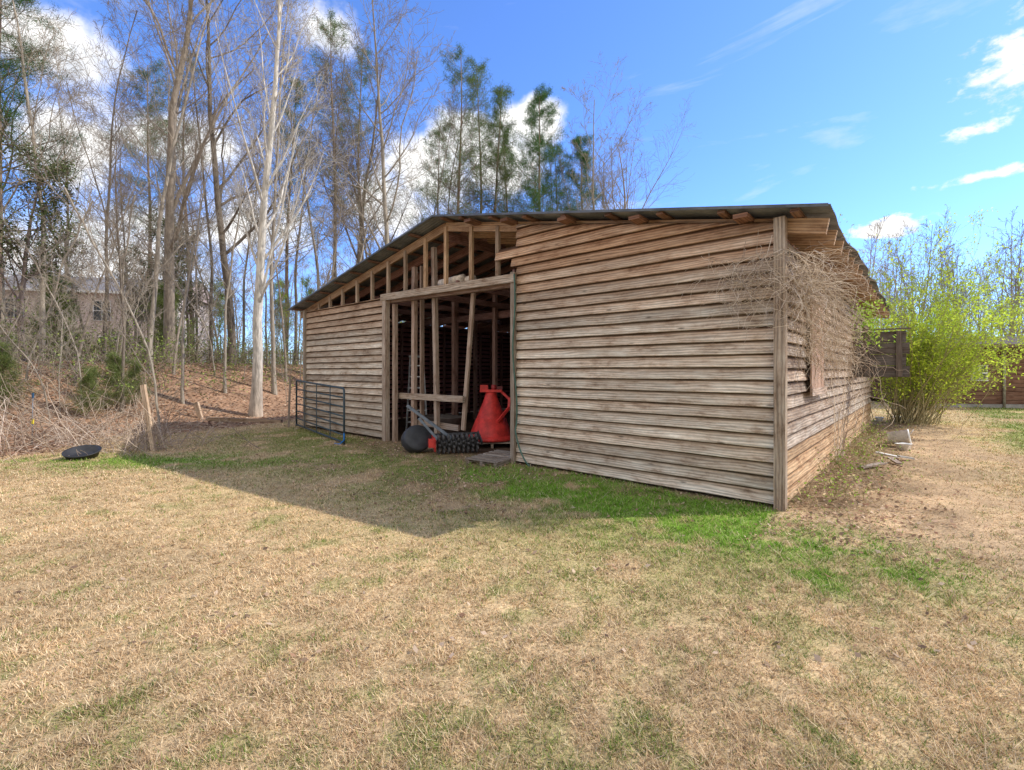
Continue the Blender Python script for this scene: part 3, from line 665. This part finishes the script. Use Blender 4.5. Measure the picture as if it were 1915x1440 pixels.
for key,k,d,s,r in (('ever1',-.74,22,.8,1),('ever1',-1.04,15,.8,2),('ever1',-.69,24,.75,4),('ever1',-.95,28,.9,0),('ever1',-.80,25,.7,3)):
    tree(key,'evergreen_tree',k,d,s,r,'dense dark leaved evergreen among bare trunks','tree','evergreens in the wood')
rs=np.random.default_rng(77);cnt=0
while cnt<66:
    dep=rs.uniform(11,30);k=rs.uniform(-1.2,-.3);x=k*dep
    if bank_d(x,dep)<1.5 or (to_local(x,dep)[0]>-13.2 and to_local(x,dep)[1]<12.5): continue
    tree('sap%d'%rs.integers(3),'sapling',k,dep,rs.uniform(.4,1.2),rs.uniform(0,6),'thin leafless sapling in the wood','sapling','bare saplings in the wood');cnt+=1
def farwoods(n,seed,fn,name,lab,hmin,hmax):
    r=np.random.default_rng(seed)
    F2=dict(lv=[(14,.2,.97,.4,.8,.26,5,3,.08,.10,.5,.45),(5,.2,1,.4,.9,.5,4,3,.12,.05,.4,.6),(4,.2,1,.4,.9,.6,3,3,.12,.05,.4,.6)],w0=.03)
    T=[]
    for s in range(4):
        (a,b),(c,d),_=bare(seed+s,1.0*16,.12,F2,.013);T.append(merge([(a,b),(c,d)]))
    L=[];C=[]
    for i in range(n):
        x,y=fn(r);v,f=T[r.integers(4)];s=r.uniform(hmin,hmax)/16;a=r.uniform(0,6.28)
        R=np.array([[np.cos(a),-np.sin(a),0],[np.sin(a),np.cos(a),0],[0,0,1]])
        L.append(((v@R.T)*s+np.array([x,y,H(x,y)-.1]),f));C.append(np.tile(np.array([.30,.255,.21])*r.uniform(.7,1.2),(len(v),1)))
    V,F=merge(L);thing(name,lab,'woods',kind='stuff',mesh=mk(name,V,F,TWIG,np.concatenate(C)))
def f1(r):
    d=r.uniform(38,60);return r.uniform(-1.25,.28)*d,d
farwoods(110,300,f1,'far_woods','distant leafless woodland behind the house and barn',8,14)
def f2(r):
    d=r.uniform(52,80);return r.uniform(.72,1.3)*d,d
farwoods(80,400,f2,'far_tree_line','distant leafless tree line behind the yard',12,19)
def thicket(n,seed,fn,ln,minr,name,lab,cat,cols,wob=.12,trop=(0,0,-.02),up=.8,nn=7,kind='stuff',rr=(.005,.012),leafc=None,lm=0,ls=.03):
    r=np.random.default_rng(seed);pts=[]
    for i in range(n): x,y=fn(r);pts.append((x,y,H(x,y)-.02))
    S=np.array(pts);D=nrm(r.normal(size=(n,3)));D[:,2]=np.abs(D[:,2])*up+up*.5
    P=grow(S,D,r.uniform(ln*.4,ln*1.3,n),nn,wob,trop,r);R=rads(r.uniform(*rr,n),nn,.4,minr)
    L=r.uniform(ln*.4,ln,n)
    S2,D2,l2,r2=kids(P,R,L,4,.2,1,.4,1.1,.4,r,.3,.7);P2=grow(S2,D2,l2,5,wob,trop,r);R2=rads(r2,5,.4,minr*.8)
    a=tubes(P,R,3);b=tubes(P2,R2,3);V,F=merge([a,b])
    pal=np.array(cols);c=np.concatenate([np.repeat(pal[r.integers(0,len(pal),n)],nn*3,0),np.repeat(pal[r.integers(0,len(pal),n*4)],15,0)])
    if leafc is not None:
        lf=leaves(P2[:,-1],lm,.12,ls,.5,leafc,r);V2,F2_,C2=lf;k=len(V);me=mk(name,np.concatenate([V,V2]),[F,F2_+k],LEAF,np.concatenate([c,C2]))
    else: me=mk(name,V,F,TWIG,c)
    return thing(name,lab,cat,kind=kind,mesh=me)
def fu(r):
    while True:
        d=r.uniform(10.5,28);x=r.uniform(-1.2,-.42)*d
        if bank_d(x,d)>2.2 and (x/d<-.72 or bank_d(x,d)>7): return x,d
BRC=[(.32,.265,.205),(.22,.18,.14),(.42,.355,.28),(.28,.225,.17)]
thicket(1200,61,fu,1.9,.0038,'undergrowth','tangled leafless undergrowth on the wooded bank','undergrowth',BRC,wob=.17,rr=(.004,.010))
def fu2(r):
    while True:
        d=r.uniform(13,34);x=r.uniform(-1.2,-.40)*d
        if bank_d(x,d)>4.5: return x,d
thicket(1000,62,fu2,1.9,.004,'green_undergrowth','low green leafy undergrowth under the trees','undergrowth',[(.25,.2,.13)],leafc=((.21,.28,.07),(.30,.38,.095),(.13,.18,.055)),lm=7,ls=.042)
def fb(r): return (-9.8+r.normal(0,1.4),10.0+r.normal(0,.7))
thicket(230,63,fb,1.2,.004,'brush_pile','heap of dead branches at the lawn edge','brush pile',[(.42,.33,.26),(.29,.22,.175),(.54,.44,.36)],wob=.14,trop=(0,0,-.07),up=.8,rr=(.004,.012))
def fb2(r): return (-7.3+r.normal(0,.35),9.3+r.normal(0,.3))
thicket(45,64,fb2,1.0,.004,'brush_pile','dead brush around the leaning fence post','brush pile',[(.46,.36,.28),(.34,.26,.2)],wob=.12,trop=(0,0,-.04),up=.7)
def fw(r):
    lx=.12+abs(r.normal(0,.3));ly=r.uniform(.5,9);return to_world(lx,ly)
thicket(260,65,fw,.33,.002,'weeds','dry and green weeds along the foot of wall','weeds',[(.55,.42,.26),(.25,.33,.08),(.45,.33,.22)],rr=(.002,.004),leafc=((.28,.42,.07),(.5,.4,.24)),lm=2,kind='stuff',ls=.02)
r=np.random.default_rng(91);bx,by=12.0,14.2
n=135;S=r.normal(0,.34,(n,3))*np.array([1,1,0]);D=r.normal(0,.30,(n,3));D[:,0]+=.18;D[:,2]=1
L=r.uniform(2.0,5.9,n);P=grow(S,D,L,12,.06,(0.012,0,-.022),r);R=rads(r.uniform(.007,.018,n),12,.2,.0035)
S2,D2,l2,r2=kids(P,R,L,9,.2,1,.3,.9,.24,r,.4,.6);P2=grow(S2,D2,l2,6,.08,(0,0,.01),r);R2=rads(r2,6,.3,.003)
S3,D3,l3,r3=kids(P2,R2,l2,3,.2,1,.4,.9,.45,r,.3,.6);P3=grow(S3,D3,l3,4,.08,(0,0,.01),r);R3=rads(r3,4,.3,.0028)
o=thing('bush','tall bush with fresh yellow green leaves beside barn','bush',(bx,by,H(bx,by)-.03),0)
v,f=tubes(P,R,4);part('stem',mk('stem',v,f,TWIG,np.array((.38,.32,.18))),o)
v,f=merge([tubes(P2,R2,3),tubes(P3,R3,3)]);pts=np.concatenate([P3[:,1:].reshape(-1,3),P2[:,3:].reshape(-1,3)])
pts2=pts[(r.random(len(pts))<.9)&(pts[:,2]>1.5)];part('crown',addleaf(v,f,(.36,.38,.14),leaves(np.concatenate([pts,pts2]),1,.06,.038,.45,((.54,.67,.07),(.64,.75,.11),(.42,.55,.07)),r,.3),'crown'),o)
for k,(k_,d,s) in enumerate(((.86,29,.36),(.93,33,.42),(1.0,38,.5))):
    tree('leafy1','leafing_tree',k_,d,s,k,'slender tree with fresh yellow green leaves','tree','small trees in spring leaf')
# dead vine
r=np.random.default_rng(92);S=[];D=[];L=[]
for i in range(360):
    y=abs(r.normal(0,.55))-.15;S.append((.10+abs(r.normal(0,.15)),y,2.64+r.normal(0,.14)));D.append((r.normal(.3,.6),r.normal(-.1,.7),r.normal(0,.45)));L.append(r.uniform(.4,1.05))
for i in range(540):
    y=.2+4.7*r.random()**1.1;S.append((.10+abs(r.normal(0,.11)),y,r.uniform(1.75,2.65)));D.append((r.normal(.15,.38),r.normal(0,.8),r.normal(-.3,.45)));L.append(r.uniform(.4,1.1)*(1 if y<3.6 else .6))
for i in range(130):
    S.append((-.02-abs(r.normal(0,.26)),-.12-abs(r.normal(0,.05)),2.70+r.normal(0,.17)));D.append((r.normal(-.4,.6),r.normal(-.1,.2),r.normal(-.1,.5)));L.append(r.uniform(.3,.9))
for i in range(22):
    S.append((.12,r.uniform(3.6,4.8),.0));D.append((0.05,r.normal(0,.15),1.));L.append(r.uniform(2.0,2.6))
S=np.array(S);D=np.array(D);L=np.array(L);n=len(L)
tr=np.tile(np.array([0,0,-.10]),(n,1));tr[-22:]=(0,0,.15)
P=[S];d=nrm(D);st=(L/13)[:,None]
for i in range(13):
    d=nrm(d+r.normal(0,.34,d.shape)+tr);q_=P[-1]+d*st
    bad=(q_[:,0]<.09)&(q_[:,1]>-.06);q_[bad,0]=.09+.03*r.random(bad.sum())
    fr=(q_[:,0]<0.1)&(q_[:,1]>-.12)&(q_[:,1]<.3)&(P[0][:,1]<-.05);q_[fr,1]=-.12
    q_[:,2]=np.minimum(q_[:,2],2.94);P.append(q_)
P=np.stack(P,1);R=rads(r.uniform(.0018,.0046,n),14,.35,.0015);R[-22:]*=2
v,f=tubes(P,R,3);pal=np.array([(.60,.49,.38),(.45,.36,.27),(.72,.61,.49),(.34,.26,.20)])[r.integers(0,4,n)]
vine=thing('dead_vine','mass of dry brown vines hanging over the barn corner','vine',(CX,CY,0),BROT)
part('vine_stems',mk('vine_stems',v,f,TWIG,np.repeat(pal,14*3,0)),vine)
pp=np.array([(.25+abs(r.normal(0,.2)),r.uniform(4.6,6.8),r.uniform(2.2,3.0)) for i in range(120)])
v,f,c=leaves(pp,4,.09,.03,.5,((.28,.46,.06),(.4,.56,.09)),r);part('vine_leaves',mk('vine_leaves',v,f,LEAF,c),vine)
# ------------------------------------------------------------------ brick house beyond wood
def brickmat():
    m,nt,out=newmat('brick');ob=N(nt,'ShaderNodeTexCoord').outputs['Object']
    mp=N(nt,'ShaderNodeMapping');mp.inputs['Rotation'].default_value=(math.pi/2,0,0);nt.links.new(ob,mp.inputs[0])
    b=N(nt,'ShaderNodeTexBrick');b.inputs['Scale'].default_value=4;b.inputs['Color1'].default_value=(.50,.40,.37,1);b.inputs['Color2'].default_value=(.60,.50,.46,1);b.inputs['Mortar'].default_value=(.52,.50,.48,1);b.inputs['Mortar Size'].default_value=.015
    nt.links.new(mp.outputs[0],b.inputs['Vector']);finish(nt,out,b.outputs[0],.9);return m
BRICK=brickmat()
hz=H(-32,38)
hs=thing('brick_house','two storey pinkish brick house behind the wood','house',(-34.5,38,hz-.2),.25)
q=B();q.box((-6.5,4,3.0),(6.5,4,3.0),8,6.0,(.45,.34,.3));part('wall',q.mesh('wall',BRICK),hs)
rf=B()
def tri_roof(q,w,d,z,h,y0,c):
    A=[(-w,y0,z),(w,y0,z),(w,y0+d/2,z+h),(-w,y0+d/2,z+h)];Bq=[(w,y0+d,z),(-w,y0+d,z),(-w,y0+d/2,z+h),(w,y0+d/2,z+h)]
    for s in (A,Bq): q.quad(s,c,[(0,0),(1,0),(1,1),(0,1)])
    for sx in (-w,w): q.quad([(sx*.99,y0,z),(sx*.99,y0+d,z),(sx*.99,y0+d/2,z+h),(sx*.99,y0+d/2,z+h-.01)],(.4,.32,.3),[(0,0)]*4)
    q.box((-w,y0,z-.08),(w,y0,z-.08),.06,.2,(.6,.6,.6),jit=0)
tri_roof(rf,7,9,6.05,1.8,-.5,(.2,.19,.195));SH=vmat('shingles',.9,14,.7,1.3);part('roof',rf.mesh('roof',SH),hs)
def window(par,x,y,z,w,h,glass=(.03,.04,.05)):
    q=B();q.box((x-w/2,y,z),(x+w/2,y,z),.03,h,glass,jit=0);wo=part('window',q.mesh('window',PAINT),par)
    q=B();W=(.75,.75,.75)
    for a,b in (((x-w/2-.04,z-h/2),(x-w/2-.04,z+h/2)),((x+w/2+.04,z-h/2),(x+w/2+.04,z+h/2)),((x,z-h/2),(x,z+h/2))): q.box((a[0],y-.03,a[1]),(b[0],y-.03,b[1]),.05,.05,W,(0,1,0),0)
    for zz in (z-h/2-.04,z,z+h/2+.04): q.box((x-w/2-.08,y-.035,zz),(x+w/2+.08,y-.035,zz),.05,.05,W,jit=0)
    part('frame',q.mesh('frame',PAINT),wo)
for x,z in ((-4.6,1.6),(-1.6,1.6),(1.6,1.6),(4.8,1.6),(-4.6,4.5),(-1.6,4.5),(1.2,4.5),(4.2,4.5)): window(hs,x,-.02,z,1.1,1.5)
fx=thing('picket_fence','low white picket fence beyond the trees','fence',(-21.5,33.5,H(-20,33.5)),0)
q=B()
for z in (.35,.8): q.box((0,0,z),(11,0,z),.04,.09,(.7,.7,.68))
part('fence_rails',q.mesh('fence_rails',PAINT),fx)
q=B()
for k in range(60): q.box((k*.185,-.03,.05),(k*.185,-.03,1.0),.09,.02,(.72,.72,.7),(0,1,0))
o=part('pickets',q.mesh('pickets',PAINT),fx)
# ------------------------------------------------------------------ cabin at right
cb=thing('log_cabin','brown horizontal log outbuilding with low dark roof','outbuilding',(18.4,20.6,H(19,20)-.05),-.12)
q=B()
for k in range(14):
    q.box((0,0,.3+k*.18),(11,0,.3+k*.18),.14,.165,(.22,.12,.085),jit=.15);q.box((-.03,.07,.3+k*.18),(-.03,7,.3+k*.18),.14,.165,(.18,.10,.075),jit=.15)
q.box((0.05,3.5,1.5),(10.9,3.5,1.5),6.8,2.7,(.06,.035,.025))
part('wall',q.mesh('wall',WOOD),cb)
q=B();q.box((-.02,-.02,.1),(11,-.02,.1),.2,.22,(.30,.28,.26));part('foundation',q.mesh('foundation',GENERIC),cb)
q=B();q.tube([(2.7,-.14,0),(2.7,-.14,2.7)],.05,8,(.35,.31,.26));part('downpipe',q.mesh('downpipe',PAINT),cb)
window(cb,1.75,-.1,1.55,.5,.55,(.06,.08,.1))
w=B();A=[(-.6,-.6,2.75),(11.6,-.6,2.75),(11.6,3.5,3.35),(-.6,3.5,3.35)];w.quad(A,(.085,.06,.05),[(0,0),(1,0),(1,1),(0,1)]);w.quad([(11.6,7.6,2.75),(-.6,7.6,2.75),(-.6,3.5,3.35),(11.6,3.5,3.35)],(.085,.06,.05),[(0,0)]*4)
w.quad([(-.1,-.05,2.8),(-.1,7,2.8),(-.1,3.5,3.3),(-.1,3.49,3.3)],(.15,.08,.06),[(0,0),(7,0),(3.5,1),(3.5,1)]);w.box((-.6,-.6,2.7),(11.6,-.6,2.7),.03,.14,(.16,.10,.08))
part('roof',w.mesh('roof',SH),cb)
# ------------------------------------------------------------------ sun, sky, camera
sd=Vector((.995,.10,0)).normalized();el=math.radians(39)
tosun=Vector((sd.x*math.cos(el),sd.y*math.cos(el),math.sin(el)))
l=bpy.data.lights.new('sun','SUN');l.energy=5;l.angle=math.radians(.5);l.color=(1,.93,.81)
o=bpy.data.objects.new('sun',l);coll.objects.link(o);o.rotation_euler=tosun.to_track_quat('Z','Y').to_euler()
w=bpy.data.worlds.new('World');scene.world=w;w.use_nodes=True;nt=w.node_tree
for n_ in list(nt.nodes): nt.nodes.remove(n_)
out=N(nt,'ShaderNodeOutputWorld');bg=N(nt,'ShaderNodeBackground');bg.inputs[1].default_value=.15;nt.links.new(bg.outputs[0],out.inputs[0])
sky=N(nt,'ShaderNodeTexSky');sky.sky_type='NISHITA';sky.sun_disc=False;sky.sun_elevation=el;sky.sun_rotation=math.atan2(sd.x,sd.y);sky.altitude=200;sky.air_density=1.0;sky.dust_density=.3;sky.ozone_density=2.5
tc=N(nt,'ShaderNodeTexCoord').outputs['Generated']
skyc=mixc(nt,sky.outputs[0],(1.08,1.46,2.2),1,'MULTIPLY')
warp=N(nt,'ShaderNodeTexNoise');warp.inputs['Scale'].default_value=9;warp.inputs['Detail'].default_value=7;warp.inputs['Roughness'].default_value=.62;nt.links.new(tc,warp.inputs['Vector'])
fine=warp.outputs['Fac']
fine2=noise_(nt,mapping(nt,tc,(1,1,1.8)),34,6,.62)
def blob(k,zz,rx,rz,soft=.5,amp=1.6,nz=None):
    nz=nz or fine
    c=Vector((k,1,zz)).normalized()
    s=N(nt,'ShaderNodeVectorMath',operation='SUBTRACT');nt.links.new(tc,s.inputs[0]);s.inputs[1].default_value=c
    m_=N(nt,'ShaderNodeVectorMath',operation='MULTIPLY');nt.links.new(s.outputs[0],m_.inputs[0]);m_.inputs[1].default_value=(1/rx,1/rx,1/rz)
    ln=N(nt,'ShaderNodeVectorMath',operation='LENGTH');nt.links.new(m_.outputs[0],ln.inputs[0])
    v=math_(nt,'ADD',ln.outputs['Value'],math_(nt,'MULTIPLY',math_(nt,'SUBTRACT',nz,.5),amp))
    mr=N(nt,'ShaderNodeMapRange',interpolation_type='SMOOTHSTEP');nt.links.new(v,mr.inputs[0]);mr.inputs[1].default_value=1.0-soft;mr.inputs[2].default_value=1.0;mr.inputs[3].default_value=1;mr.inputs[4].default_value=0
    return mr.outputs[0]
bl=[blob(.02,.52,.085,.055,.4),blob(-.10,.50,.10,.055,.4),blob(-.17,.43,.11,.08,.5),blob(-.02,.44,.10,.07,.5),blob(.80,.305,.056,.018,.45,2.2,fine2),blob(-.26,.35,.10,.07,.6),
    blob(-.95,.48,.11,.07,.6,2.2),blob(-.75,.50,.13,.05,.7,2.4),blob(-1.0,.70,.14,.05,.8,2.5),blob(-.40,.72,.08,.035,.8,2.4),blob(-.6,.30,.2,.07,.8,2.4),blob(1.085,.655,.06,.06,.9,2.6,fine2),blob(.98,.51,.045,.012,.95,3.0,fine2),blob(-.9,.22,.3,.1,.9,2.4),blob(1.03,.42,.07,.009,.95,3.0,fine2)]
mx=bl[0]
for b_ in bl[1:]: mx=math_(nt,'MAXIMUM',mx,b_)
wv=N(nt,'ShaderNodeTexNoise');wv.inputs['Scale'].default_value=2.2;wv.inputs['Detail'].default_value=7;wv.inputs['Roughness'].default_value=.6;wv.inputs['Distortion'].default_value=.5
nt.links.new(mapping(nt,tc,(1.2,1.0,5.5)),wv.inputs['Vector'])
wisp=ramp(nt,wv.outputs['Fac'],[(.55,0),(.80,.5)])
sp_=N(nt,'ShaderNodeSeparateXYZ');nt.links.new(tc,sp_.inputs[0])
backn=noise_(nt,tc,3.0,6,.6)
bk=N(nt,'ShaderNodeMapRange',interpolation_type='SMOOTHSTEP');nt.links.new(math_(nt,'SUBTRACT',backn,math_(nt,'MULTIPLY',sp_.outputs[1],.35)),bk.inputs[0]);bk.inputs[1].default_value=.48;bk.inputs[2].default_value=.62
back=math_(nt,'MULTIPLY',bk.outputs[0],math_(nt,'LESS_THAN',sp_.outputs[1],.0))  # unseen cloud bank added behind the camera to fill the shaded front wall
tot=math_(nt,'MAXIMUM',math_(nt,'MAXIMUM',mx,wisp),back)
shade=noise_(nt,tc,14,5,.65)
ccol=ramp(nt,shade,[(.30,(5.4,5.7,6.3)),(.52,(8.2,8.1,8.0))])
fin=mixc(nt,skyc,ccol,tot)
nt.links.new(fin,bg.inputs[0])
cam=bpy.data.cameras.new('camera');co=bpy.data.objects.new('camera',cam);coll.objects.link(co)
co.location=(0,0,1.6);co.rotation_euler=(math.pi/2,0,0);cam.sensor_width=36;cam.lens=36*880/1915;cam.shift_y=-27/1915;cam.clip_end=2000;cam.clip_start=.05
scene.camera=co
scene.view_settings.view_transform='Standard';scene.view_settings.look='None';scene.view_settings.exposure=0
